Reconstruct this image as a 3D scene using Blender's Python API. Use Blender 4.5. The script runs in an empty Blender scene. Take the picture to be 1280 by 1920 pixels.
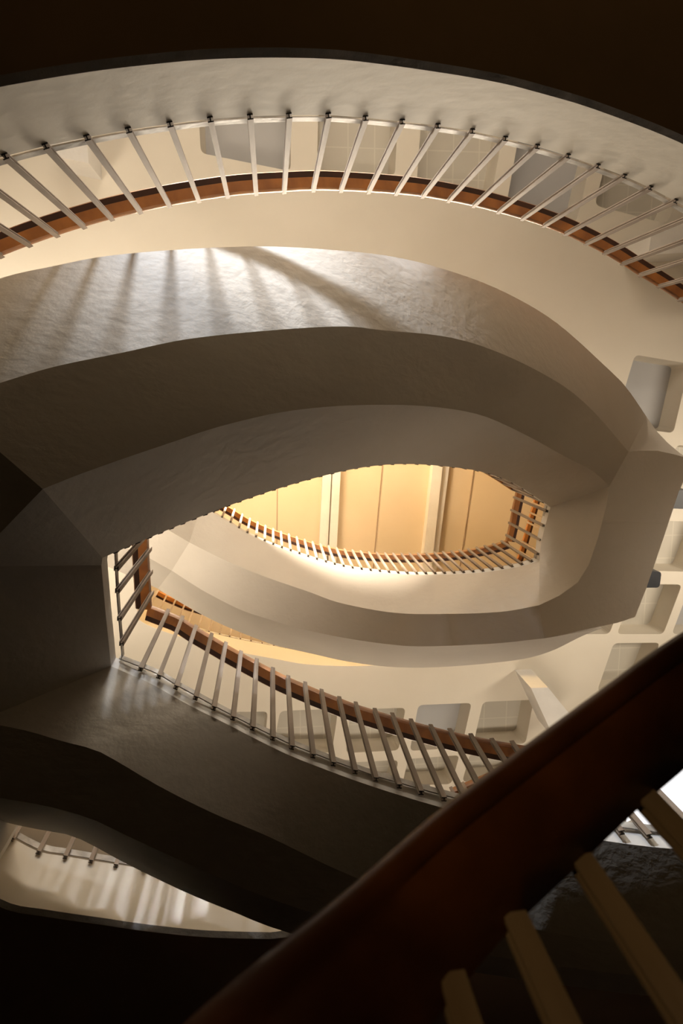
import bpy, bmesh, math, random
from mathutils import Vector, Matrix
from mathutils.geometry import tessellate_polygon
random.seed(7)
scn = bpy.context.scene
COL = scn.collection
F = 1300.0
# ------------------------------------------------------------------ camera (looks up the stair well)
ZN = Vector((-132 / F, 223 / F, -1)).normalized()
XN = (Vector((1, 0, 0)) - ZN * ZN.x).normalized()
YN = ZN.cross(XN)
RC = Matrix((XN, YN, ZN))
cam_d = bpy.data.cameras.new('camera')
cam = bpy.data.objects.new('camera', cam_d)
COL.objects.link(cam)
cam_d.sensor_fit = 'HORIZONTAL'
cam_d.sensor_width = 36
cam_d.lens = F / 1280 * 36
cam_d.clip_start = 0.02
cam_d.dof.use_dof = True
cam_d.dof.focus_distance = 4.2
cam_d.dof.aperture_fstop = 9
cam.matrix_world = RC.to_4x4()
scn.camera = cam
scn.view_settings.view_transform = 'Standard'
scn.view_settings.look = 'None'
scn.view_settings.gamma = 1
scn.view_settings.exposure = 0.0
scn.view_settings.use_curve_mapping = False
# ------------------------------------------------------------------ world and lights
w = bpy.data.worlds.new('world')
scn.world = w
w.use_nodes = True
w.node_tree.nodes['Background'].inputs[0].default_value = (0.9, 0.8, 0.65, 1)
w.node_tree.nodes['Background'].inputs[1].default_value = 0.006


def area(name, loc, target, sx, sy, power, color, spread=180):
    d = bpy.data.lights.new(name, 'AREA')
    d.shape = 'RECTANGLE'
    d.size = sx
    d.size_y = sy
    d.energy = power
    d.color = color
    d.spread = math.radians(spread)
    o = bpy.data.objects.new(name, d)
    COL.objects.link(o)
    o.location = loc
    o.rotation_euler = (Vector(target) - Vector(loc)).to_track_quat('-Z', 'Y').to_euler()
    return o


WARM = (1.0, 0.62, 0.22)
CREAM = (1.0, 0.85, 0.66)
COOL = (0.86, 0.92, 1.0)
area('pale_light', (-0.7, -2.6, 4.62), (0.3, -0.6, 3.95), 0.22, 0.10, 26, COOL, 74)  # small unseen light added over the gallery in place of window daylight
area('pale_light', (1.8, 6.5, 8.4), (1.4, -1.2, 2.9), 5.0, 0.6, 20, CREAM, 80)  # unseen light added for the gallery edge; no window stands here
area('high_fill', (0.4, -6.0, 8.5), (0.4, 1.7, 3.4), 5.0, 0.5, 105, CREAM, 90)  # unseen light added to brighten lips and steps of the lower flight
area('upward_fill', (0.5, -5.8, 4.2), (0.5, -3.4, 8.7), 6.0, 0.6, 75, CREAM, 110)  # unseen uplight added to brighten the ceiling at the back
area('upward_fill', (1.5, 6.1, 4.3), (1.5, 4.6, 8.7), 6.0, 0.6, 34, CREAM, 80)  # unseen uplight added for the ceiling at the front
area('upward_fill', (7.3, 1.5, 4.6), (5.6, 1.8, 8.7), 0.6, 5.0, 95, CREAM, 80)  # unseen uplight added for the right-hand coffers
area('upward_fill', (-5.4, 1.0, 4.6), (-3.6, 0.8, 8.7), 0.6, 4.0, 200, CREAM, 80)  # unseen uplight added for the left side of the ceiling
area('top_light', (-0.6, -2.2, 11.9), (-0.5, 1.2, 6.9), 1.0, 0.5, 700, (1, .84, .64), 46)  # unseen light added to brighten the inner face of the highest flight
area('top_light', (1.2, -3.2, 11.2), (1.2, 1.0, 12.6), 4.0, 0.8, 300, WARM, 150)
area('stripe_light', (1.5, -3.0, 6.0), (-0.35, 2.6, 3.5), 0.10, 0.10, 4, COOL, 20)  # unseen light added to throw baluster stripes on the lower left wall
area('low_fill', (-0.5, -0.35, 0.0), (0.25, 0.36, 0.52), 0.1, 0.1, 0.11, WARM, 50)  # unseen light added to lift the near handrail
area('high_fill', (1.0, -0.6, 8.6), (1.0, -1.5, 3.2), 4.2, 0.3, 125, CREAM, 80)  # added light for the gallery edge, hidden behind the middle flight
area('low_fill', (1.0, -4.5, -1.0), (1.0, -4.0, 2.8), 3.0, 0.5, 7, WARM, 120)  # unseen light added to lift the black of the gallery underside


# ------------------------------------------------------------------ helpers
def U(px, py, z):
    """the point at height z above the lens that lies on the line of sight"""
    d = RC @ Vector(((px - 640) / F, (960 - py) / F, -1))
    return d * (z / d.z)


def tag(o, label=None, cat=None, group=None, kind=None):
    if label: o['label'] = label
    if cat: o['category'] = cat
    if group: o['group'] = group
    if kind: o['kind'] = kind
    return o


def empty(name, loc):
    o = bpy.data.objects.new(name, None)
    COL.objects.link(o)
    o.location = loc
    o.empty_display_size = 0.1
    return o


def mesh(name, verts, faces, mat, parent=None, smooth=False, mats=None, recalc=True, sharp=35):
    base = Vector(parent.location) if parent else Vector((0, 0, 0))
    if parent and parent.parent:
        base = base + Vector(parent.parent.location)
    me = bpy.data.meshes.new(name)
    me.from_pydata([tuple(Vector(v) - base) for v in verts], [], [tuple(f) for f in faces])
    if recalc:
        bm = bmesh.new()
        bm.from_mesh(me)
        bmesh.ops.recalc_face_normals(bm, faces=bm.faces)
        bm.to_mesh(me)
        bm.free()
    for m in (mats or [mat]):
        me.materials.append(m)
    if smooth:
        me.polygons.foreach_set('use_smooth', [True] * len(me.polygons))
        me.set_sharp_from_angle(angle=math.radians(sharp))
    o = bpy.data.objects.new(name, me)
    COL.objects.link(o)
    if parent: o.parent = parent
    return o


def catmull(pts, per=14):
    pts = [Vector(p) for p in pts]
    P = [pts[0] * 2 - pts[1]] + pts + [pts[-1] * 2 - pts[-2]]
    out = []
    for i in range(1, len(P) - 2):
        p0, p1, p2, p3 = P[i - 1:i + 3]
        for k in range(per):
            t = k / per
            out.append(0.5 * ((2 * p1) + (p2 - p0) * t + (2 * p0 - 5 * p1 + 4 * p2 - p3) * t * t + (3 * p1 - p0 - 3 * p2 + p3) * t ** 3))
    out.append(pts[-1])
    return out


def resample(pts, n):
    L = [0]
    for a, b in zip(pts, pts[1:]): L.append(L[-1] + (b - a).length)
    out = []
    j = 0
    for i in range(n):
        s = L[-1] * i / (n - 1)
        while j < len(L) - 2 and L[j + 1] < s: j += 1
        d = L[j + 1] - L[j]
        t = 0 if d == 0 else (s - L[j]) / d
        out.append(pts[j].lerp(pts[j + 1], max(0, min(1, t))))
    return out


def curve_px(pts, zf, n):
    """pts in sight-line coordinates, zf(t) height; smooth curve of n points"""
    c = resample(catmull([(p[0], p[1], 0) for p in pts]), n)
    return [U(p.x, p.y, zf(i / (n - 1))) for i, p in enumerate(c)]


def tube(sections, closed_ends=True):
    """loft of closed sections"""
    m = len(sections[0])
    V = [v for s in sections for v in s]
    Fc = []
    for i in range(len(sections) - 1):
        for k in range(m):
            a = i * m + k
            b = i * m + (k + 1) % m
            Fc.append((a, b, b + m, a + m))
    if closed_ends:
        Fc.append(tuple(range(m)))
        Fc.append(tuple((len(sections) - 1) * m + k for k in range(m)))
    return V, Fc


def up(v, h): return Vector((v.x, v.y, v.z + h))


def box(c, half, rz=0.0):
    V = []
    for dz in (-1, 1):
        for dx, dy in ((-1, -1), (1, -1), (1, 1), (-1, 1)):
            x, y = dx * half[0], dy * half[1]
            V.append(Vector((c[0] + x * math.cos(rz) - y * math.sin(rz), c[1] + x * math.sin(rz) + y * math.cos(rz), c[2] + dz * half[2])))
    return V, [(0, 3, 2, 1), (4, 5, 6, 7), (0, 1, 5, 4), (1, 2, 6, 5), (2, 3, 7, 6), (3, 0, 4, 7)]


# ------------------------------------------------------------------ materials
def new_mat(name, rough=0.6):
    m = bpy.data.materials.new(name)
    m.use_nodes = True
    nt = m.node_tree
    b = nt.nodes['Principled BSDF']
    b.inputs['Roughness'].default_value = rough
    return m, nt, b


def noise_mat(name, c1, c2, scale=3, rough=0.7, bump=0.0, bscale=20, stretch=(1, 1, 1), detail=5, metallic=0, spec=0.3, patch=0):
    m, nt, b = new_mat(name, rough)
    b.inputs['Metallic'].default_value = metallic
    b.inputs['Specular IOR Level'].default_value = spec
    g = nt.nodes.new('ShaderNodeNewGeometry')
    mp = nt.nodes.new('ShaderNodeMapping')
    mp.inputs['Scale'].default_value = stretch
    nt.links.new(g.outputs['Position'], mp.inputs[0])
    n = nt.nodes.new('ShaderNodeTexNoise')
    n.inputs['Scale'].default_value = scale
    n.inputs['Detail'].default_value = detail
    nt.links.new(mp.outputs[0], n.inputs['Vector'])
    r = nt.nodes.new('ShaderNodeValToRGB')
    r.color_ramp.elements[0].position = 0.35
    r.color_ramp.elements[1].position = 0.68
    r.color_ramp.elements[0].color = (*c1, 1)
    r.color_ramp.elements[1].color = (*c2, 1)
    nt.links.new(n.outputs[0], r.inputs[0])
    nt.links.new(r.outputs[0], b.inputs['Base Color'])
    if bump:
        n2 = nt.nodes.new('ShaderNodeTexNoise')
        n2.inputs['Scale'].default_value = bscale
        n2.inputs['Detail'].default_value = 6
        nt.links.new(mp.outputs[0], n2.inputs['Vector'])
        h = n2.outputs[0]
        if patch:   # trowel ridges that come and go over the wall
            n3 = nt.nodes.new('ShaderNodeTexNoise')
            n3.inputs['Scale'].default_value = 7
            n3.inputs['Detail'].default_value = 7
            n3.inputs['Distortion'].default_value = 1.2
            nt.links.new(mp.outputs[0], n3.inputs['Vector'])
            n4 = nt.nodes.new('ShaderNodeTexNoise')
            n4.inputs['Scale'].default_value = 1.3
            nt.links.new(g.outputs['Position'], n4.inputs['Vector'])
            rr = nt.nodes.new('ShaderNodeMapRange')
            rr.inputs['From Min'].default_value = 0.5
            rr.inputs['From Max'].default_value = 0.62
            nt.links.new(n4.outputs[0], rr.inputs['Value'])
            mu = nt.nodes.new('ShaderNodeMath')
            mu.operation = 'MULTIPLY'
            nt.links.new(rr.outputs[0], mu.inputs[0])
            nt.links.new(n3.outputs[0], mu.inputs[1])
            ma = nt.nodes.new('ShaderNodeMath')
            ma.operation = 'MULTIPLY_ADD'
            nt.links.new(mu.outputs[0], ma.inputs[0])
            ma.inputs[1].default_value = patch
            nt.links.new(h, ma.inputs[2])
            h = ma.outputs[0]
        bp = nt.nodes.new('ShaderNodeBump')
        bp.inputs['Strength'].default_value = bump
        bp.inputs['Distance'].default_value = 0.02
        nt.links.new(h, bp.inputs['Height'])
        nt.links.new(bp.outputs[0], b.inputs['Normal'])
    return m


PLASTER = noise_mat('plaster', (0.66, 0.61, 0.54), (0.72, 0.67, 0.60), 1.2, 0.62, 0.25, 16, patch=0.8)
PLAST_R = noise_mat('trowelled_plaster', (0.60, 0.55, 0.48), (0.68, 0.63, 0.55), 1.6, 0.55, 0.3, 14, patch=1.2, stretch=(0.6, 1.2, 1))
WHITE = noise_mat('white_plaster', (0.80, 0.79, 0.77), (0.87, 0.86, 0.84), 3, 0.5, 0.15, 25)
CEILM = noise_mat('ceiling_plaster', (0.70, 0.65, 0.56), (0.76, 0.71, 0.62), 0.8, 0.7, 0.08, 12)
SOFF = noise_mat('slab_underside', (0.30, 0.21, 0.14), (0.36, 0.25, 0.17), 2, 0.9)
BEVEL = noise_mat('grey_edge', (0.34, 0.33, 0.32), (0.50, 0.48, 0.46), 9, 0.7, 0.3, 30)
STRIP = noise_mat('scuffed_strip', (0.36, 0.34, 0.31), (0.75, 0.72, 0.67), 9, 0.5, 0.1, 30, detail=8)
BALM = noise_mat('baluster_paint', (0.26, 0.20, 0.155), (0.40, 0.33, 0.27), 14, 0.6, 0.03, 60, stretch=(1, 1, 0.15), spec=0.15)
DARKM = noise_mat('dark_steel', (0.03, 0.028, 0.027), (0.06, 0.055, 0.05), 10, 0.5)
WOOD = noise_mat('handrail_wood', (0.26, 0.085, 0.012), (0.46, 0.17, 0.03), 4, 0.33, 0.05, 30, stretch=(1, 1, 5), spec=0.5)
WOOD_U = noise_mat('handrail_underside', (0.035, 0.012, 0.006), (0.06, 0.02, 0.010), 5, 0.45)  # darker brown for the faces under the rail
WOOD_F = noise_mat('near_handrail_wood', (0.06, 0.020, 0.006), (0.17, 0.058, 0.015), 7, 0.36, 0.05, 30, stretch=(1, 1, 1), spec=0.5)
BLACK = noise_mat('black_plastic', (0.02, 0.022, 0.028), (0.03, 0.032, 0.038), 5, 0.4)
FLOORM = noise_mat('floor_stone', (0.05, 0.035, 0.025), (0.07, 0.05, 0.035), 2, 0.7)
GFLOOR = noise_mat('gallery_floor', (0.34, 0.29, 0.23), (0.40, 0.34, 0.27), 2, 0.6)
WALLM = noise_mat('wall_low_bounce', (0.22, 0.16, 0.11), (0.28, 0.21, 0.15), 1, 0.8)  # unseen walls toned dark to cut bounced light
ROOFM = noise_mat('roof_plaster', (0.66, 0.54, 0.38), (0.70, 0.58, 0.42), 1, 0.8)  # warm tone put into the colour to deepen the orange lamplight


def tile_mat():
    m, nt, b = new_mat('coffer_tile', 0.6)
    g = nt.nodes.new('ShaderNodeNewGeometry')
    br = nt.nodes.new('ShaderNodeTexBrick')
    br.offset = 0
    br.inputs['Color1'].default_value = (0.50, 0.47, 0.41, 1)
    br.inputs['Color2'].default_value = (0.50, 0.47, 0.41, 1)
    br.inputs['Mortar'].default_value = (0.57, 0.54, 0.47, 1)
    br.inputs['Scale'].default_value = 1
    br.inputs['Mortar Size'].default_value = 0.008
    br.inputs['Brick Width'].default_value = 0.33
    br.inputs['Row Height'].default_value = 0.33
    nt.links.new(g.outputs['Position'], br.inputs['Vector'])
    nt.links.new(br.outputs['Color'], b.inputs['Base Color'])
    return m


TILE = tile_mat()
PANEL = noise_mat('coffer_grey', (0.40, 0.40, 0.41), (0.44, 0.44, 0.45), 1, 0.7)
gl, nt_, b_ = new_mat('pale_light', 0.3)
b_.inputs['Base Color'].default_value = (0.9, 0.9, 0.9, 1)
b_.inputs['Emission Color'].default_value = (0.93, 0.95, 1, 1)
b_.inputs['Emission Strength'].default_value = 1.1

# ------------------------------------------------------------------ room shell
X0, X1, Y0, Y1 = -6.4, 8.2, -6.4, 6.8
ZF, ZT = -3.2, 13.0
ZC, ZC2 = 8.75, 9.22          # coffered ceiling: underside, and the floor above it


def slab_box(name, a, b, mat):
    V, Fc = box(((a[0] + b[0]) / 2, (a[1] + b[1]) / 2, (a[2] + b[2]) / 2), ((b[0] - a[0]) / 2, (b[1] - a[1]) / 2, (b[2] - a[2]) / 2))
    return tag(mesh(name, V, Fc, mat), kind='structure')


slab_box('floor', (X0 - .2, Y0 - .2, ZF - .2), (X1 + .2, Y1 + .2, ZF), FLOORM)
slab_box('wall_left', (X0 - .2, Y0 - .2, ZF), (X0, Y1 + .2, ZT), WALLM)
slab_box('wall_right', (X1, Y0 - .2, ZF), (X1 + .2, Y1 + .2, ZT), WALLM)
slab_box('wall_back', (X0, Y0 - .2, ZF), (X1, Y0, ZT), WALLM)
slab_box('wall_front', (X0, Y1, ZF), (X1, Y1 + .2, ZT), WALLM)


# ------------------------------------------------------------------ planar slab with recesses
def poly_slab(name, outer, holes, z0, z1, mat, recess=(), hole_open=()):
    """outer, holes: plan rings; holes run through from z0 to z1. recess: (ring, depth, back material)"""
    mats = [mat]
    V, Fc, MI = [], [], []
    rings = [outer] + list(holes) + [r[0] for r in recess]
    flat = [p for r in rings for p in r]
    tris = tessellate_polygon([[Vector((p[0], p[1], 0)) for p in r] for r in rings])
    V += [Vector((p[0], p[1], z0)) for p in flat]
    for t in tris: Fc.append(t); MI.append(0)
    # top
    rt = [outer] + list(holes)
    base = len(V)
    flat2 = [p for r in rt for p in r]
    V += [Vector((p[0], p[1], z1)) for p in flat2]
    for t in tessellate_polygon([[Vector((p[0], p[1], 0)) for p in r] for r in rt]):
        Fc.append(tuple(base + i for i in t)); MI.append(0)
    # sides
    off = 0
    for r in rt:
        n = len(r)
        for i in range(n):
            j = (i + 1) % n
            Fc.append((off + i, off + j, base + off + j, base + off + i)); MI.append(0)
        off += n
    for ring, dep, bm_ in recess:
        if bm_ not in mats: mats.append(bm_)
        mi = mats.index(bm_)
        n = len(ring)
        c = Vector((sum(p[0] for p in ring) / n, sum(p[1] for p in ring) / n))
        b0 = len(V)
        for p in ring:       # walls lean in a little
            q = c + (Vector((p[0], p[1])) - c) * 0.93
            V.append(Vector((q.x, q.y, z0 + dep)))
        for i in range(n):
            j = (i + 1) % n
            Fc.append((off + i, off + j, b0 + j, b0 + i)); MI.append(0)
        Fc.append(tuple(b0 + i for i in range(n))); MI.append(mi)
        off += n
    o = mesh(name, V, Fc, mat, mats=mats, recalc=False)
    for p, m in zip(o.data.polygons, MI): p.material_index = m
    return o


def round_quad(q, z, r=0.10, n=4):
    """four sight-line corners on the plane z, rounded"""
    P = [U(a, b, z) for a, b in q]
    out = []
    for i in range(4):
        p, a, b = P[i], P[i - 1], P[(i + 1) % 4]
        s = p + (a - p).normalized() * r
        e = p + (b - p).normalized() * r
        for k in range(n + 1):
            t = k / n
            v = s * (1 - t) ** 2 + p * 2 * t * (1 - t) + e * t * t
            out.append((v.x, v.y))
    return out


# opening in the coffered ceiling
hole2_px = [(272, 1141), (294, 1153), (350, 1173), (427, 1194), (513, 1211), (580, 1222), (680, 1224), (800, 1212), (920, 1172), (1005, 1105)]
hl = [U(a, b, ZC2) for a, b in hole2_px]
hole2 = [(v.x, v.y) for v in catmull([tuple(v) for v in hl], 6)]
for a, b in ((1040, 1060), (1066, 960), (1010, 880), (880, 800), (740, 745), (600, 760), (480, 830), (380, 900), (300, 965), (262, 1050)):
    v = U(a, b, ZC2)
    hole2.append((v.x, v.y))
D = 0.34
coffers = [
    ([(371, 170), (545, 172), (545, 321), (376, 287)], D, PANEL),
    ([(597, 172), (748, 172), (740, 330), (594, 326)], D, TILE),
    ([(793, 175), (955, 180), (921, 368), (781, 340)], D, TILE),
    ([(985, 185), (1135, 190), (1080, 417), (950, 378)], D, PANEL),
    ([(1160, 200), (1340, 230), (1250, 420), (1115, 385)], D, TILE),
    ([(1190, 665), (1292, 682), (1262, 812), (1150, 798)], D, PANEL),
    ([(1268, 834), (1370, 846), (1340, 952), (1235, 944)], D, TILE),
    ([(1200, 975), (1325, 979), (1290, 1072), (1165, 1069)], D, TILE),
    ([(1192, 1095), (1278, 1096), (1243, 1189), (1156, 1189)], D, TILE),
    ([(1075, 1095), (1176, 1095), (1142, 1189), (1040, 1189)], D, PANEL),
    ([(1294, 1096), (1390, 1096), (1355, 1189), (1259, 1189)], D, PANEL),
    ([(1150, 1206), (1237, 1205), (1200, 1296), (1119, 1296)], D, TILE),
    ([(1254, 1206), (1345, 1205), (1310, 1296), (1217, 1296)], D, TILE),
    ([(430, 1335), (502, 1334), (494, 1411), (420, 1411)], D, TILE),
    ([(525, 1333), (634, 1329), (622, 1411), (510, 1411)], D, TILE),
    ([(657, 1331), (760, 1327), (747, 1407), (648, 1412)], D, TILE),
    ([(784, 1322), (884, 1318), (865, 1402), (768, 1408)], D, PANEL),
    ([(650, 1430), (747, 1425), (735, 1478), (640, 1482)], D, TILE),
    ([(765, 1423), (861, 1416), (846, 1470), (753, 1474)], D, TILE),
    ([(881, 1413), (975, 1407), (960, 1462), (866, 1466)], D, TILE),
    ([(905, 1316), (1000, 1312), (985, 1394), (886, 1400)], D, TILE),
]
rec = [(round_quad(q, ZC, 0.07), d, m) for q, d, m in coffers]
outer = [(X0, Y0), (X1, Y0), (X1, Y1), (X0, Y1)]
tag(poly_slab('ceiling', outer, [hole2], ZC, ZC2, CEILM, rec), kind='structure')

# roof with panels toned warm to mimic lamplight, two down-standing beams and thin joints
zr = 12.6
slab_box('ceiling.001', (X0, Y0, zr), (X1, Y1, zr + .3), ROOFM)


def roof_bar(name, px, w_, drop, mat, tilt=0):
    (xa, ya), (xb, yb) = px
    a, b = U(xa, ya, zr), U(xb, yb, zr)
    d = (b - a).normalized()
    a, b = a - d * 2.5, b + d * 1.5
    n = Vector((-d.y, d.x, 0))
    V = []
    for p in (a, b):
        for s, h in ((-1, .01), (-1, -drop), (1, -drop + tilt), (1, .01)):
            V.append(p + n * s * w_ / 2 + Vector((0, 0, h)))
    return tag(mesh(name, V, [(0, 1, 5, 4), (1, 2, 6, 5), (2, 3, 7, 6), (3, 0, 4, 7), (0, 3, 2, 1), (4, 5, 6, 7)], mat), kind='structure')


roof_bar('trim_1', ((612, 890), (605, 1030)), .16, .10, WHITE)
roof_bar('trim_2', ((629, 890), (622, 1030)), .14, .20, WHITE)
roof_bar('trim_3', ((815, 875), (798, 1035)), .18, .22, WHITE)
roof_bar('trim_4', ((832, 875), (812, 1035)), .14, .12, WHITE)
for k, q in enumerate((((520, 900), (519, 1000)), ((716, 880), (702, 1035)), ((888, 880), (866, 1035)))):
    roof_bar('trim_%d' % (5 + k), q, .018, .015, SOFF)


# ------------------------------------------------------------------ gallery ring (the slab edge round the outer opening)
feet_px = [(-225, 360), (-145, 332), (-68, 308), (7, 287), (83, 268), (161, 252), (239, 238), (317, 227), (393, 218), (468, 213), (541, 211), (615, 211), (685, 216),
           (754, 223), (821, 231), (886, 241), (948, 255), (1008, 270), (1066, 288), (1122, 307), (1172, 326), (1221, 348), (1268, 373), (1310, 397), (1350, 424), (1388, 452), (1430, 480), (1475, 513), (1525, 551)]


def z_up(px):
    return 1.25 * (2.30 + (px - 7) * (2.5 - 2.3) / 534 if px < 541 else 2.5 + (px - 541) * (3.07 - 2.5) / 727)


ring_up = [U(a, b, z_up(a)) for a, b in feet_px]
ring_up_s = resample(catmull([tuple(v) for v in ring_up], 8), 80)
frag_px = [(20, 1578), (70, 1603), (121, 1612), (169, 1620), (216, 1627), (300, 1640), (400, 1651), (507, 1655)]
ring_lo = [U(a, b, 3.7) for a, b in frag_px]
ring_lo_s = resample(catmull([tuple(v) for v in ring_lo], 8), 30)
right_part = resample(catmull([tuple(ring_up_s[-1]), (3.6, -.1, 4.0), (4.1, .5, 3.95), (4.1, 1.3, 3.85), (3.5, 2.1, 3.65), (2.5, 2.55, 3.6), (1.4, 2.75, 3.65), tuple(ring_lo_s[-1])], 8), 40)[1:-1]
left_part = [Vector(p) for p in ((-1.405, 2.30, 3.66), (-1.50, 1.9, 3.5), (-1.8, 1.2, 3.1), (-2.1, .4, 2.85), (-1.95, -.2, 2.6))]
ring = ring_up_s + right_part + ring_lo_s[::-1] + left_part


def build_ring():
    m = len(ring)
    C = Vector((.9, .9, 0))
    secs = []
    for i, p in enumerate(ring):
        # outward direction = normal of the local tangent
        a, b = ring[i - 1], ring[(i + 1) % m]
        t = Vector((b.x - a.x, b.y - a.y, 0)).normalized()
        n = Vector((t.y, -t.x, 0))
        if n.dot(Vector((p.x, p.y, 0)) - C) < 0: n = -n
        r = (Vector((p.x, p.y, 0)) - C).normalized()
        ts = []
        if r.x > 0: ts.append((X1 - p.x) / r.x)
        if r.x < 0: ts.append((X0 - p.x) / r.x)
        if r.y > 0: ts.append((Y1 - p.y) / r.y)
        if r.y < 0: ts.append((Y0 - p.y) / r.y)
        far = p + r * min(ts)
        lo = 0.385 if p.y > 0.5 else 0.48
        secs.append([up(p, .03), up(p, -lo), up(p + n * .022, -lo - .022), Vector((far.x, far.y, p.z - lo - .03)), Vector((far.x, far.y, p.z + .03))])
    V = [v for s in secs for v in s]
    Fc, MI = [], []
    for i in range(m):
        j = (i + 1) % m
        for k in range(5):
            k2 = (k + 1) % 5
            Fc.append((i * 5 + k, i * 5 + k2, j * 5 + k2, j * 5 + k))
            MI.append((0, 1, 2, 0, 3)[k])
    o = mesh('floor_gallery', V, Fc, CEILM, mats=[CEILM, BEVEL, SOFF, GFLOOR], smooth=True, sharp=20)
    for p, q in zip(o.data.polygons, MI): p.material_index = q
    tag(o, kind='structure')


build_ring()

# ------------------------------------------------------------------ stair ribbon
LIP = 0.12
DEP = 0.42
DEP2 = 0.60


def ribbon(name, P, F1, F2, O, label, parts=True, ends=True, rough=PLAST_R):
    """P lower edge of the inner lip, F1/F2 the two folds of the underside, O outer top edge; 3D lists of equal length"""
    root = empty(name, P[len(P) // 2])
    tag(root, label, 'stairs')
    secs = [[p, up(p, LIP), up(o, LIP), o, f2, f1] for p, f1, f2, o in zip(P, F1, F2, O)]
    V, Fc = tube(secs, ends)
    n = len(secs)
    MI = []
    for i in range(n - 1): MI += [1, 0, 0, 0, 2, 0]
    MI += [0, 0]
    o = mesh('underside', V, Fc, PLASTER, root, smooth=True, mats=[PLASTER, WHITE, rough], sharp=18)
    for p, q in zip(o.data.polygons, MI): p.material_index = q
    return root


def lin(a, b): return lambda t: a + (b - a) * t


# second flight: from the left landing up to the right landing
N = 56


def z2(px): return 4.0 / (1 - .0007 * (px - 508))


def by_t(pts, z0, z1, n=N, dz=0.0, zfun=None):
    c = resample(catmull([(p[0], p[1], 0) for p in pts]), n)
    if zfun is None: zfun = lin(z0, z1)
    return [U(p.x, p.y, zfun(i / (n - 1)) + dz) for i, p in enumerate(c)]


P2px = [(192, 1046), (280, 1008), (372, 970), (465, 935), (555, 906), (640, 884), (705, 873), (770, 870), (840, 875), (905, 885), (965, 907), (1032, 951)]
_c = resample(catmull([(a, b, 0) for a, b in P2px]), N)
zP2 = [z2(p.x) for p in _c]
zP2f = lambda t: zP2[min(N - 1, int(round(t * (N - 1))))]
P2 = by_t(P2px, 0, 0, zfun=zP2f)
F1_2 = by_t([(80, 917), (150, 889), (240, 857), (320, 830), (400, 803), (500, 778), (570, 767), (640, 761), (715, 759), (790, 761), (865, 770), (920, 785), (990, 818), (1055, 854), (1112, 884), (1142, 912)], 0, 0, dz=-DEP2, zfun=zP2f)
F2_2 = by_t([(-110, 752), (0, 718), (100, 688), (230, 661), (350, 636), (500, 620), (640, 612), (715, 619), (840, 632), (940, 663), (1044, 716), (1109, 768), (1178, 847)], 0, 0, dz=-DEP2, zfun=zP2f)
O_2 = by_t([(-150, 578), (0, 522), (100, 499), (200, 480), (350, 467), (500, 462), (640, 470), (740, 482), (840, 507), (940, 545), (1040, 603), (1140, 692), (1175, 728), (1212, 782)], 0, 0, zfun=zP2f)
fl2 = ribbon('stair_flight', P2, F1_2, F2_2, O_2, 'broad flight sweeping across the middle, outer side lit pale, underside brown', ends=False)

# third flight: from the right landing up to the left, round the top lens
P3px = [(1011, 1051), (981, 1061), (925, 1071), (869, 1076), (812, 1078), (756, 1077), (700, 1072), (645, 1064), (592, 1050), (513, 1023), (460, 999), (433, 982), (398, 961), (378, 945)]
_c3 = resample(catmull([(a, b, 0) for a, b in P3px]), N)
zP3 = [4.0 / (1 - .0007 * 524) + (1011 - p.x) * .0033 for p in _c3]
zP3f = lambda t: zP3[min(N - 1, int(round(t * (N - 1))))]
P3 = by_t(P3px, 0, 0, zfun=zP3f)
F1_3 = by_t([(1010, 1135), (940, 1147), (840, 1151), (740, 1149), (640, 1131), (580, 1110), (510, 1086), (460, 1067), (410, 1045), (355, 1017)], 0, 0, dz=-DEP2, zfun=zP3f)
F2_3 = by_t([(1020, 1197), (920, 1207), (790, 1212), (720, 1207), (640, 1195), (560, 1178), (500, 1160), (450, 1143), (400, 1118), (370, 1101), (322, 1070)], 0, 0, dz=-DEP2, zfun=zP3f)
O_3 = by_t([(1128, 1178), (1090, 1193), (1030, 1222), (965, 1238), (840, 1250), (740, 1251), (655, 1241), (590, 1227), (520, 1211), (490, 1201), (425, 1175), (370, 1148), (310, 1113), (296, 1104)], 0, 0, zfun=zP3f)
fl3 = ribbon('stair_flight', P3, F1_3, F2_3, O_3, 'smooth cream stair flight below and left of the orange opening, highest of the flights', rough=PLASTER)
# upper left landing of that flight
PL = [P3[-1], U(330, 930, 8.38), U(250, 905, 8.38)]
L3 = ribbon('stair_landing', PL, [F1_3[-1], U(300, 985, 7.80), U(210, 940, 7.80)], [F2_3[-1], U(268, 1040, 7.80), U(170, 1000, 7.80)], [O_3[-1], U(262, 1088, 8.38), U(160, 1045, 8.38)],
            'pale landing at the left end of the highest flight, behind the short left railing', rough=PLASTER)

# first visible flight, lower left to lower right
P1px = [(208, 1249), (247, 1266), (287, 1284), (350, 1320), (430, 1360), (480, 1386), (542, 1416), (605, 1441), (667, 1464), (730, 1485), (817, 1511), (920, 1538), (1030, 1560), (1144, 1578), (1222, 1588), (1300, 1594), (1450, 1600)]
_c1 = resample(catmull([(a, b, 0) for a, b in P1px]), N)


def z1(px): return 3.55 - (px - 208) * .00105


zP1 = [z1(p.x) for p in _c1]
zP1f = lambda t: zP1[min(N - 1, int(round(t * (N - 1))))]
P1 = by_t(P1px, 0, 0, zfun=zP1f)
def zF1f(t): return zP1f(t) - max(.09, DEP - max(0, t - .08) * .75)      # slab thinned towards its lower end to put the inner face in shade


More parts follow.
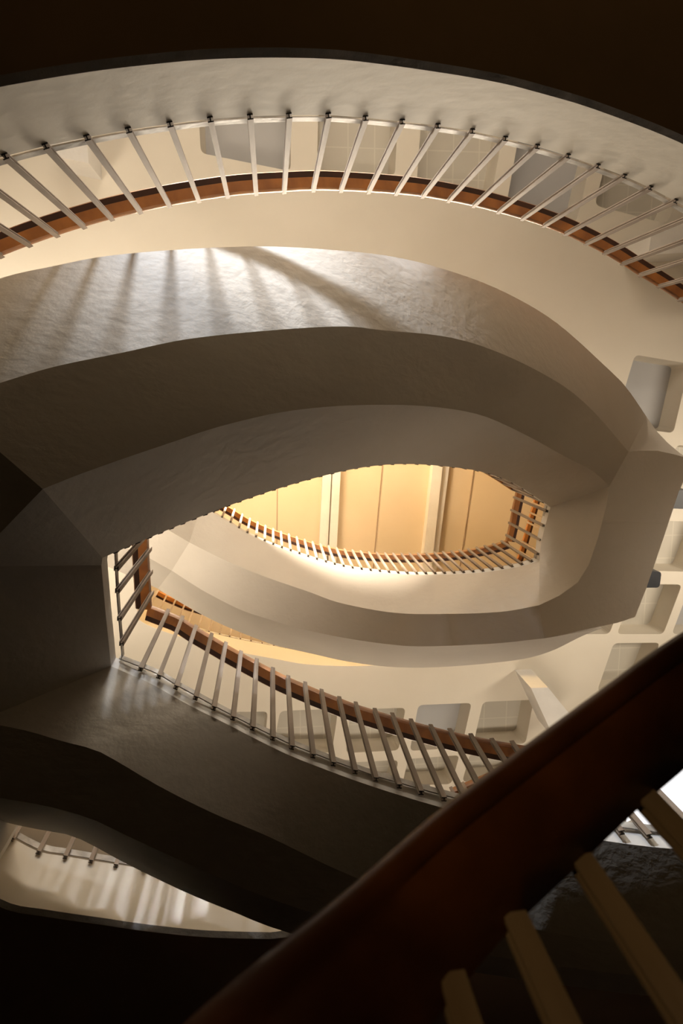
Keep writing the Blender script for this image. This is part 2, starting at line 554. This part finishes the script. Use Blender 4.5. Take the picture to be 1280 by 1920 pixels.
F1_1 = by_t([(-40, 1352), (50, 1370), (110, 1388), (175, 1405), (217, 1426), (300, 1475), (400, 1525), (500, 1567), (635, 1632), (760, 1680), (900, 1720), (1100, 1760), (1300, 1785), (1500, 1800)], 0, 0, zfun=zF1f)
F2_1 = by_t([(-80, 1480), (0, 1496), (90, 1512), (170, 1535), (240, 1568), (320, 1605), (420, 1650), (520, 1690), (650, 1730), (800, 1768), (1000, 1805), (1250, 1835), (1500, 1850)], 0, 0, zfun=zF1f)
O_1 = by_t([(-80, 1520), (0, 1540), (75, 1556), (142, 1570), (240, 1621), (350, 1674), (450, 1715), (510, 1739), (650, 1780), (800, 1808), (1000, 1840), (1250, 1870), (1500, 1880)], 0, 0, zfun=zP1f)
fl1 = ribbon('stair_flight', P1, F1_1, F2_1, O_1, 'dark stair flight below the silver uprights at lower left, running under the near handrail')

# left landing
zl, zlf = 3.55, 3.55 - DEP
pl = [U(192, 1046, z2(192)), U(190, 1060, 3.30), U(198, 1150, 3.43), U(208, 1249, zl)]
f1 = [F1_2[0], U(-60, 1062, 2.9), U(-60, 1170, 2.97), F1_1[0]]
f2 = [F2_2[0], U(-380, 900, 2.9), U(-420, 1200, 2.97), F2_1[0]]
oo = [O_2[0], U(-620, 860, 3.3), U(-640, 1260, 3.38), O_1[0]]
ribbon('stair_landing', pl, f1, f2, oo, 'dark landing block at the left edge between the two nearer flights')

# right landing: flat underside
zt = 4.0 / (1 - .0007 * 524)
zb = zt - DEP2


def right_landing():
    inn = [(1032, 951), (1022, 985), (1014, 1018), (1011, 1051)]
    f = [(1142, 912), (1136, 950), (1122, 1005), (1104, 1058), (1083, 1092), (1048, 1117), (1010, 1135)]
    g = [(1178, 847), (1200, 845), (1232, 845), (1260, 851), (1300, 862), (1272, 922), (1244, 1007), (1212, 1101), (1190, 1157), (1156, 1168), (1090, 1182), (1020, 1197)]
    gz = [zt, zt, zt, zt, zt] + [zt] * 7
    root = empty('stair_landing', U(1100, 1000, zb))
    tag(root, 'flat brown landing slab at the right of the orange opening, joining the upper flights', 'landing')
    V, Fc, MI = [], [], []
    I = [U(a, b, zt) for a, b in inn]
    nI = 7
    Ic = resample(I, nI)
    Fv = [U(a, b, zb) for a, b in f]
    Gv = [U(a, b, zb) for a, b in g]
    # tops
    It = [up(v, LIP) for v in Ic]
    O = [U(1212, 782, zt), U(1232, 810, zt), U(1252, 831, zt), U(1276, 851, zt), U(1310, 870, zt)]
    Gt = O + [up(v, DEP2) for v in Gv[5:-1]] + [U(1128, 1178, zt)]
    V = Ic + Fv + Gv + It + Gt
    a0, b0, c0, d0, e0 = 0, nI, nI + len(Fv), nI + len(Fv) + len(Gv), nI * 2 + len(Fv) + len(Gv)
    for i in range(nI - 1):
        Fc.append((a0 + i, a0 + i + 1, b0 + i + 1, b0 + i)); MI.append(0)
        Fc.append((a0 + i, a0 + i + 1, d0 + i + 1, d0 + i)); MI.append(1)
    ngon = [b0 + i for i in range(len(Fv))] + [c0 + i for i in reversed(range(len(Gv)))]
    for t in tessellate_polygon([[Vector((V[i].x, V[i].y, 0)) for i in ngon]]):
        Fc.append(tuple(ngon[i] for i in t)); MI.append(0)
    for i in range(len(Gv) - 1):
        Fc.append((c0 + i, c0 + i + 1, e0 + i + 1, e0 + i)); MI.append(0)
    ngon = [d0 + i for i in range(nI)] + [e0 + i for i in reversed(range(len(Gt)))]
    for t in tessellate_polygon([[Vector((V[i].x, V[i].y, 0)) for i in ngon]]):
        Fc.append(tuple(ngon[i] for i in t)); MI.append(0)
    o = mesh('underside', V, Fc, PLASTER, root, smooth=True, mats=[PLASTER, WHITE], recalc=False, sharp=25)
    for p, q in zip(o.data.polygons, MI): p.material_index = q
    # a faint casting joint across the underside
    a, b = U(1128, 978, zb), U(1248, 984, zb)
    V, Fc = box(((a.x + b.x) / 2, (a.y + b.y) / 2, zb - .002), ((b - a).length / 2, .008, .004), math.atan2(b.y - a.y, b.x - a.x))
    mesh('joint', V, Fc, PLASTER, root)
    return I


I_right = right_landing()


# ------------------------------------------------------------------ steps on the flights
def project_param(curve, px):
    """fraction index on a 3D curve whose sight-line x matches px"""
    best, bi = 1e9, 0
    for i in range(len(curve) - 1):
        a, b = sx(curve[i]), sx(curve[i + 1])
        if (a - px) * (b - px) <= 0 and a != b:
            return i + (px - a) / (b - a)
        if abs(a - px) < best: best, bi = abs(a - px), i
    return bi


def sx(v):
    c = RC.transposed() @ v
    return 640 + F * c.x / -c.z


def at(curve, s):
    s = max(0, min(len(curve) - 1.0001, s))
    i = int(s)
    return curve[i].lerp(curve[i + 1], s - i)


def steps(root, P, O, marks, hi=.26, lo=.13, inset=.035):
    """marks: sight-line x of the risers from the low end to the high end order as given (drop on the side of the first)"""
    S = [project_param(P, m) for m in marks]
    for k in range(len(S) - 1):
        s0, s1 = S[k], S[k + 1]                    # s0 = riser side (low), s1 = back of the tread
        secs = []
        for q in range(4):
            s = s0 + (s1 - s0) * q / 3
            p, o = at(P, s), at(O, s)
            d = Vector((o.x - p.x, o.y - p.y, 0)).normalized()
            p0 = p + d * inset
            o0 = o - d * .05
            z_lo = p.z + LIP - .02
            zt_ = max(at(P, s0).z + hi - .03 * q / 3, at(P, s).z + lo)
            secs.append([Vector((p0.x, p0.y, z_lo)), Vector((p0.x, p0.y, zt_)), Vector((o0.x, o0.y, zt_)), Vector((o0.x, o0.y, z_lo))])
        V, Fc = tube(secs)
        st = mesh('step', V, Fc, WHITE, root)
        # black nosing strip at the foot of the riser
        p, o = at(P, s0), at(O, s0)
        d = Vector((o.x - p.x, o.y - p.y, 0)).normalized()
        t = (at(P, s1) - p)
        t.z = 0
        t.normalize()
        a = p + d * (inset + .0)
        b = o - d * .06
        V = []
        for e in (a, b):
            for uu, vv in ((-.022, 0), (.004, 0), (.004, .03), (-.022, .03)):
                V.append(Vector((e.x, e.y, 0)) + t * uu + Vector((0, 0, p.z + LIP + vv)))
        mesh('nosing', V, [(0, 1, 2, 3), (4, 7, 6, 5), (0, 4, 5, 1), (1, 5, 6, 2), (2, 6, 7, 3), (3, 7, 4, 0)], BLACK, root)


m1 = [1400, 1325, 1250, 1170, 1085, 1000, 916, 833, 752, 673, 597, 525, 453, 385, 320, 258, 212]
steps(fl1, P1, O_1, m1)
m3 = [1005, 974, 930, 888, 849, 810, 772, 732, 696, 659, 623, 588, 554, 521, 489, 457, 428, 402, 382]
steps(fl3, P3, O_3, m3)
m2 = list(range(200, 1030, 44))
steps(fl2, P2, O_2, m2[::1], hi=.02, lo=.12)


# ------------------------------------------------------------------ railings
def baluster_mesh(L, w_=.024, d_=.022, t_=.005):
    """I-section upright; x = along the rail, y = towards the well"""
    a, b = w_ / 2, d_ / 2
    prof = [(-a, -b), (a, -b), (a, -b + t_), (t_ / 2, -b + t_), (t_ / 2, b - t_), (a, b - t_), (a, b), (-a, b), (-a, b - t_), (-t_ / 2, b - t_), (-t_ / 2, -b + t_), (-a, -b + t_)]
    V = [(x, y, z) for z in (0, .0) for x, y in prof][:12] + [(x, y, L) for x, y in prof]
    Fc = [(i, (i + 1) % 12, 12 + (i + 1) % 12, 12 + i) for i in range(12)]
    Fc += [tuple(reversed(range(12))), tuple(range(12, 24))]
    me = bpy.data.meshes.new('baluster')
    me.from_pydata(V, [], Fc)
    me.materials.append(BALM)
    me.materials.append(DARKM)
    me.polygons[12].material_index = 1
    return me


RAILSEC = [(-.012, -.052), (-.018, -.030), (-.018, -.004), (-.008, .004), (.075, .004), (.086, -.006), (.086, -.030), (.078, -.044), (.046, -.044), (.043, -.052)]


def sweep_rail(name, path, outs, mat, parent, sec=RAILSEC, dark=(7, 8), sc=1.0, under=WOOD_U):
    secs = []
    n = len(path)
    for p, o in zip(path, outs):
        secs.append([p + o * (u * sc) + Vector((0, 0, v * sc)) for u, v in sec])
    V, Fc = tube(secs)
    ob = mesh(name, V, Fc, mat, parent, smooth=True, mats=[mat, under], sharp=50)
    m = len(sec)
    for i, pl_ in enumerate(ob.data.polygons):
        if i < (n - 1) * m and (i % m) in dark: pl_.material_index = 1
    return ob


def out_dirs(path, center):
    outs = []
    for i in range(len(path)):
        a = path[max(0, i - 1)]
        b = path[min(len(path) - 1, i + 1)]
        t = Vector((b.x - a.x, b.y - a.y, 0)).normalized()
        n = Vector((t.y, -t.x, 0))
        if n.dot(Vector((path[i].x, path[i].y, 0)) - center) < 0: n = -n
        outs.append(n)
    return outs


def railing(name, feet, center, label, L=.92, group=None, smooth_n=None, strip=True, strip_z=.05, extend=(0, 0), inn=0.012, rail_n=None, Lend=None, base_off=.0):
    """feet: 3D positions of the baluster feet in order"""
    root = empty(name, feet[len(feet) // 2])
    tag(root, label, 'railing', group)
    feet = [Vector(f) for f in feet]
    outs = out_dirs(feet, center)
    n = len(feet)
    cache = {}
    for i, (f, o) in enumerate(zip(feet, outs)):
        Li = L if Lend is None else L + (Lend - L) * i / max(1, n - 1)
        Li = round(Li / .02) * .02
        if Li not in cache: cache[Li] = baluster_mesh(Li)
        b = bpy.data.objects.new('baluster', cache[Li])
        COL.objects.link(b)
        b.parent = root
        b.location = f - o * inn - root.location
        b.rotation_euler = (0, 0, math.atan2(o.y, o.x) - math.pi / 2)
    if n > 2:
        path = resample(catmull([tuple(f) for f in feet], 6), max(8, n * 2))
    else:
        path = feet[:]
    d0 = (path[0] - path[1]).normalized()
    d1 = (path[-1] - path[-2]).normalized()
    path = [path[0] + d0 * extend[0]] + path[1:-1] + [path[-1] + d1 * extend[1]] if (extend[0] or extend[1]) else path
    po = out_dirs(path, center)
    Ls = [L if Lend is None else L + (Lend - L) * i / max(1, len(path) - 1) for i in range(len(path))]
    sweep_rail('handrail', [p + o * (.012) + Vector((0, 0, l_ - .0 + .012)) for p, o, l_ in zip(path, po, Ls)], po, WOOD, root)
    if strip:
        secs = [[p + o * u + Vector((0, 0, v)) for u, v in ((0.004, strip_z + .02), (.010, strip_z + .02), (.010, strip_z + .068), (0.004, strip_z + .068))] for p, o in zip(path, po)]
        V, Fc = tube(secs)
        mesh('fixing_strip', V, Fc, STRIP, root, smooth=True)
    return root


WELL = Vector((.8, 1.2, 0))
railing('railing', ring_up, WELL, 'long curved railing with silver uprights and brown wooden handrail across the top of the view', L=1.13, Lend=1.13, strip_z=.045)
# lower left piece of the same opening
lo_feet = [U(a, b, 3.69) for a, b in ((20, 1577), (70, 1602), (121, 1611), (169, 1619), (216, 1627), (268, 1635), (322, 1643), (376, 1649), (430, 1653))]
railing('railing', lo_feet, WELL, 'sliver of railing at lower left, four stubby uprights showing above a striped pale wall', L=.90, strip_z=.03)
# first flight
b1_px = [(225, 1247), (262, 1250 + 9), (296, 1273), (328, 1293), (365, 1313), (399, 1332), (435, 1351), (472, 1370), (510, 1389), (546, 1406), (586, 1422), (624, 1437), (665, 1452), (704, 1466), (748, 1479), (789, 1491), (832, 1503), (877, 1514), (922, 1525), (970, 1535), (1018, 1544), (1066, 1552), (1116, 1560), (1166, 1566), (1218, 1573), (1272, 1580), (1326, 1584)]
b1 = [U(a, b, z1(a) + .015) for a, b in b1_px[1:]]
railing('railing', b1, WELL, 'railing of the lower flight with evenly spaced silver uprights, disappearing behind the near handrail', L=.99, Lend=.67, strip_z=.05, extend=(.14, 0))
# left end
e2_px = [(213, 1066), (215, 1108), (219, 1160), (223, 1207)]
e2 = [U(a, b, z) for (a, b), z in zip(e2_px, (3.36, 3.42, 3.48, 3.54))]
railing('railing', e2, WELL, 'short straight railing of the left landing with four slanting uprights', L=.95, strip_z=.05, extend=(.13, .13))
# second flight: uprights mostly hidden behind its inner edge
f2feet = []
s = 1.5
while s < N - 1.5:
    p = at(P2, s)
    f2feet.append(up(p, .02))
    s += 1.42
railing('railing', f2feet, WELL, 'railing on the inner edge of the middle flight, only its feet peeping past the edge', L=.90, strip_z=.05, inn=-.004, extend=(0, .0))
# right end
e3_px = [(1027, 959), (1021, 986), (1016, 1013), (1010, 1039)]
e3 = [U(a, b, 6.33) for a, b in e3_px]
railing('railing', e3, WELL, 'short railing at the right end of the orange opening with four slanting uprights', L=.92, strip_z=.05, extend=(.10, .06))
# third flight
b3 = []
tops = list(range(0, 37))
x = 1000.0
while x > 384:
    p = at(P3, project_param(P3, x))
    b3.append(up(p, .03))
    x -= 18.6 - (1000 - x) * .0048
railing('railing', b3, WELL, 'long far railing along the lower edge of the orange opening, many fine pale uprights', L=.92, strip_z=.05, extend=(.06, .0))
# railings of the floor above
u2 = [U(a, b, ZC2 + .03) for a, b in ((276, 1143), (294, 1152), (313, 1160), (332, 1168), (351, 1174), (371, 1180), (391, 1186), (411, 1191), (430, 1195), (450, 1199.5), (470, 1203.5), (491, 1208), (513, 1211.5), (535, 1216))]
railing('railing', u2, WELL, 'distant orange-lit uprights behind the brown handrail at left, on the floor above', L=.92, strip_z=.02)
u3 = [up(U(a, b, ZC2 + .95), -.92) for a, b in ((1004, 925), (999, 943), (994, 961), (989, 979), (984, 997), (979, 1015), (974, 1033), (968, 1050))]
railing('railing', u3, WELL, 'second dark handrail seen through the uprights at the right end of the orange opening', L=.92, strip_z=.02)
# a short length of handrail behind the lower flight
g = [U(a, b, 3.62) for a, b in ((872, 1609), (905, 1600), (940, 1588), (975, 1572))]
gz = [U(a, b, 4.52) for a, b in ((846, 1480), (868, 1471), (892, 1461), (920, 1449), (950, 1436))]
gf = [Vector((v.x, v.y, v.z - .90)) for v in gz]
railing('railing', gf, WELL, 'stub of brown handrail with short uprights just above the near handrail', L=.90, strip=False)

# ------------------------------------------------------------------ near flight and its handrail
nl_px = [(1420, 1325), (1280, 1452), (1190, 1530), (1085, 1632), (960, 1752), (870, 1860), (790, 1965), (700, 2100), (520, 2400)]
nu_px = [(1420, 1100), (1280, 1192), (1140, 1284), (985, 1390), (820, 1512), (650, 1640), (510, 1745), (330, 1910), (40, 2220)]
nz = [.70, .645, .60, .555, .50, .45, .40, .33, .25]
ncen = Vector((.8, 1.2, 0))
lo_c = resample(catmull([tuple(U(a, b, z)) for (a, b), z in zip(nl_px, nz)], 6), 30)
up_c = resample(catmull([tuple(U(a, b, z + .035)) for (a, b), z in zip(nu_px, nz)], 6), 30)
NSEC = [(-.0, .010), (-.03, .026), (.0, .038), (.95, .040), (1.0, .034), (1.01, .026), (1.0, .018), (.93, .010), (.87, .012), (.82, .003), (.72, -.006), (.45, -.012), (.12, -.010), (.05, .004)]
mid = lo_c[12]
near = empty('railing', mid - Vector((0, 0, .95)))
tag(near, 'huge blurred dark brown wooden handrail crossing the lower right corner on broad dark uprights', 'railing')
me_b = baluster_mesh(.92, .020, .018)
nbal = [U(a, b, z) for a, b, z in ((1300, 1412, .665), (1203, 1492, .61), (1095, 1625, .545), (968, 1735, .49), (850, 1850, .44), (740, 1985, .39))]
bd = out_dirs(nbal, ncen)
for v, o in zip(nbal, bd):
    b = bpy.data.objects.new('baluster', me_b)
    COL.objects.link(b)
    b.parent = near
    b.location = v - Vector((0, 0, .915)) - near.location
    b.rotation_euler = (0, 0, math.atan2(o.y, o.x) - math.pi / 2)
secs = [[Vector((l.x + (u_.x - l.x) * a, l.y + (u_.y - l.y) * a, l.z + b)) for a, b in NSEC] for l, u_ in zip(lo_c, up_c)]
V, Fc = tube(secs)
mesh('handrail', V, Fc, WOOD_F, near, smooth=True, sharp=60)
no = out_dirs(lo_c, ncen)
Pn = [up(v, -1.0) for v in lo_c]
ribbon('stair_flight', Pn, [up(p + o * .35, -DEP) for p, o in zip(Pn, no)], [up(p + o * .9, -DEP) for p, o in zip(Pn, no)], [p + o * 1.4 for p, o in zip(Pn, no)],
       'nearest stair flight carrying the large dark handrail, below the frame')


# ------------------------------------------------------------------ things on the coffered ceiling
def prism(name, quad, z0, z1, mat, label, cat, group=None, r=0.0):
    top = [U(a, b, z0) for a, b in quad]
    root = None
    if r:
        ring_ = round_quad(quad, z0, r, 5)
        top = [Vector((x, y, z0)) for x, y in ring_]
    n = len(top)
    V = top + [Vector((v.x, v.y, z1)) for v in top]
    Fc = [tuple(range(n)), tuple(range(n, 2 * n))] + [(i, (i + 1) % n, n + (i + 1) % n, n + i) for i in range(n)]
    o = mesh(name, V, Fc, mat)
    return tag(o, label, cat, group)


prism('ceiling_bracket', [(995, 1290), (1027, 1289), (1085, 1360), (1040, 1388)], 8.15, ZC, WHITE, 'pale square bracket under the ceiling at lower right, just above the near handrail', 'bracket')
prism('ceiling_bracket', [(88, 250), (163, 262), (166, 306), (98, 292)], 8.15, ZC, WHITE, 'pale square bracket under the ceiling at upper left behind the top railing', 'bracket')
prism('ceiling_bracket', [(1222, 432), (1300, 405), (1340, 470), (1215, 478)], 8.15, ZC, WHITE, 'pale square bracket under the ceiling at upper right behind the end of the top railing', 'bracket')
prism('ceiling_speaker', [(1205, 1070), (1240, 1072), (1236, 1102), (1198, 1102)], 8.5, ZC, BLACK, 'small black rounded ceiling speaker at the right, lower of the two', 'speaker', r=.05)
prism('ceiling_speaker', [(1262, 918), (1300, 920), (1296, 955), (1250, 953)], 8.5, ZC, BLACK, 'small black rounded ceiling speaker at the right edge, higher of the two', 'speaker', r=.05)

lr = empty('ceiling_light', U(1250, 1470, ZC))
tag(lr, 'bright white square ceiling light glimpsed beneath the near handrail at the right edge', 'light')
q = [U(a, b, ZC) for a, b in ((1178, 1425), (1310, 1408), (1310, 1518), (1246, 1560), (1170, 1560))]
q = q[:1] + q[1:3] + [q[4]]
V = [up(v, -.02) for v in q] + [up(v, .0) for v in q]
mesh('diffuser', V, [(0, 1, 2, 3), (4, 5, 6, 7)] + [(i, (i + 1) % 4, 4 + (i + 1) % 4, 4 + i) for i in range(4)], gl, lr)
cq = sum(q, Vector()) / 4
rim = [cq + (v - cq) * 1.06 for v in q]
V = [up(v, -.03) for v in q] + [up(v, -.03) for v in rim] + [up(v, 0) for v in q] + [up(v, 0) for v in rim]
Fc = []
for i in range(4):
    j = (i + 1) % 4
    Fc += [(i, j, 4 + j, 4 + i), (8 + i, 8 + j, 12 + j, 12 + i), (i, j, 8 + j, 8 + i), (4 + i, 4 + j, 12 + j, 12 + i)]
mesh('frame', V, Fc, WHITE, lr)
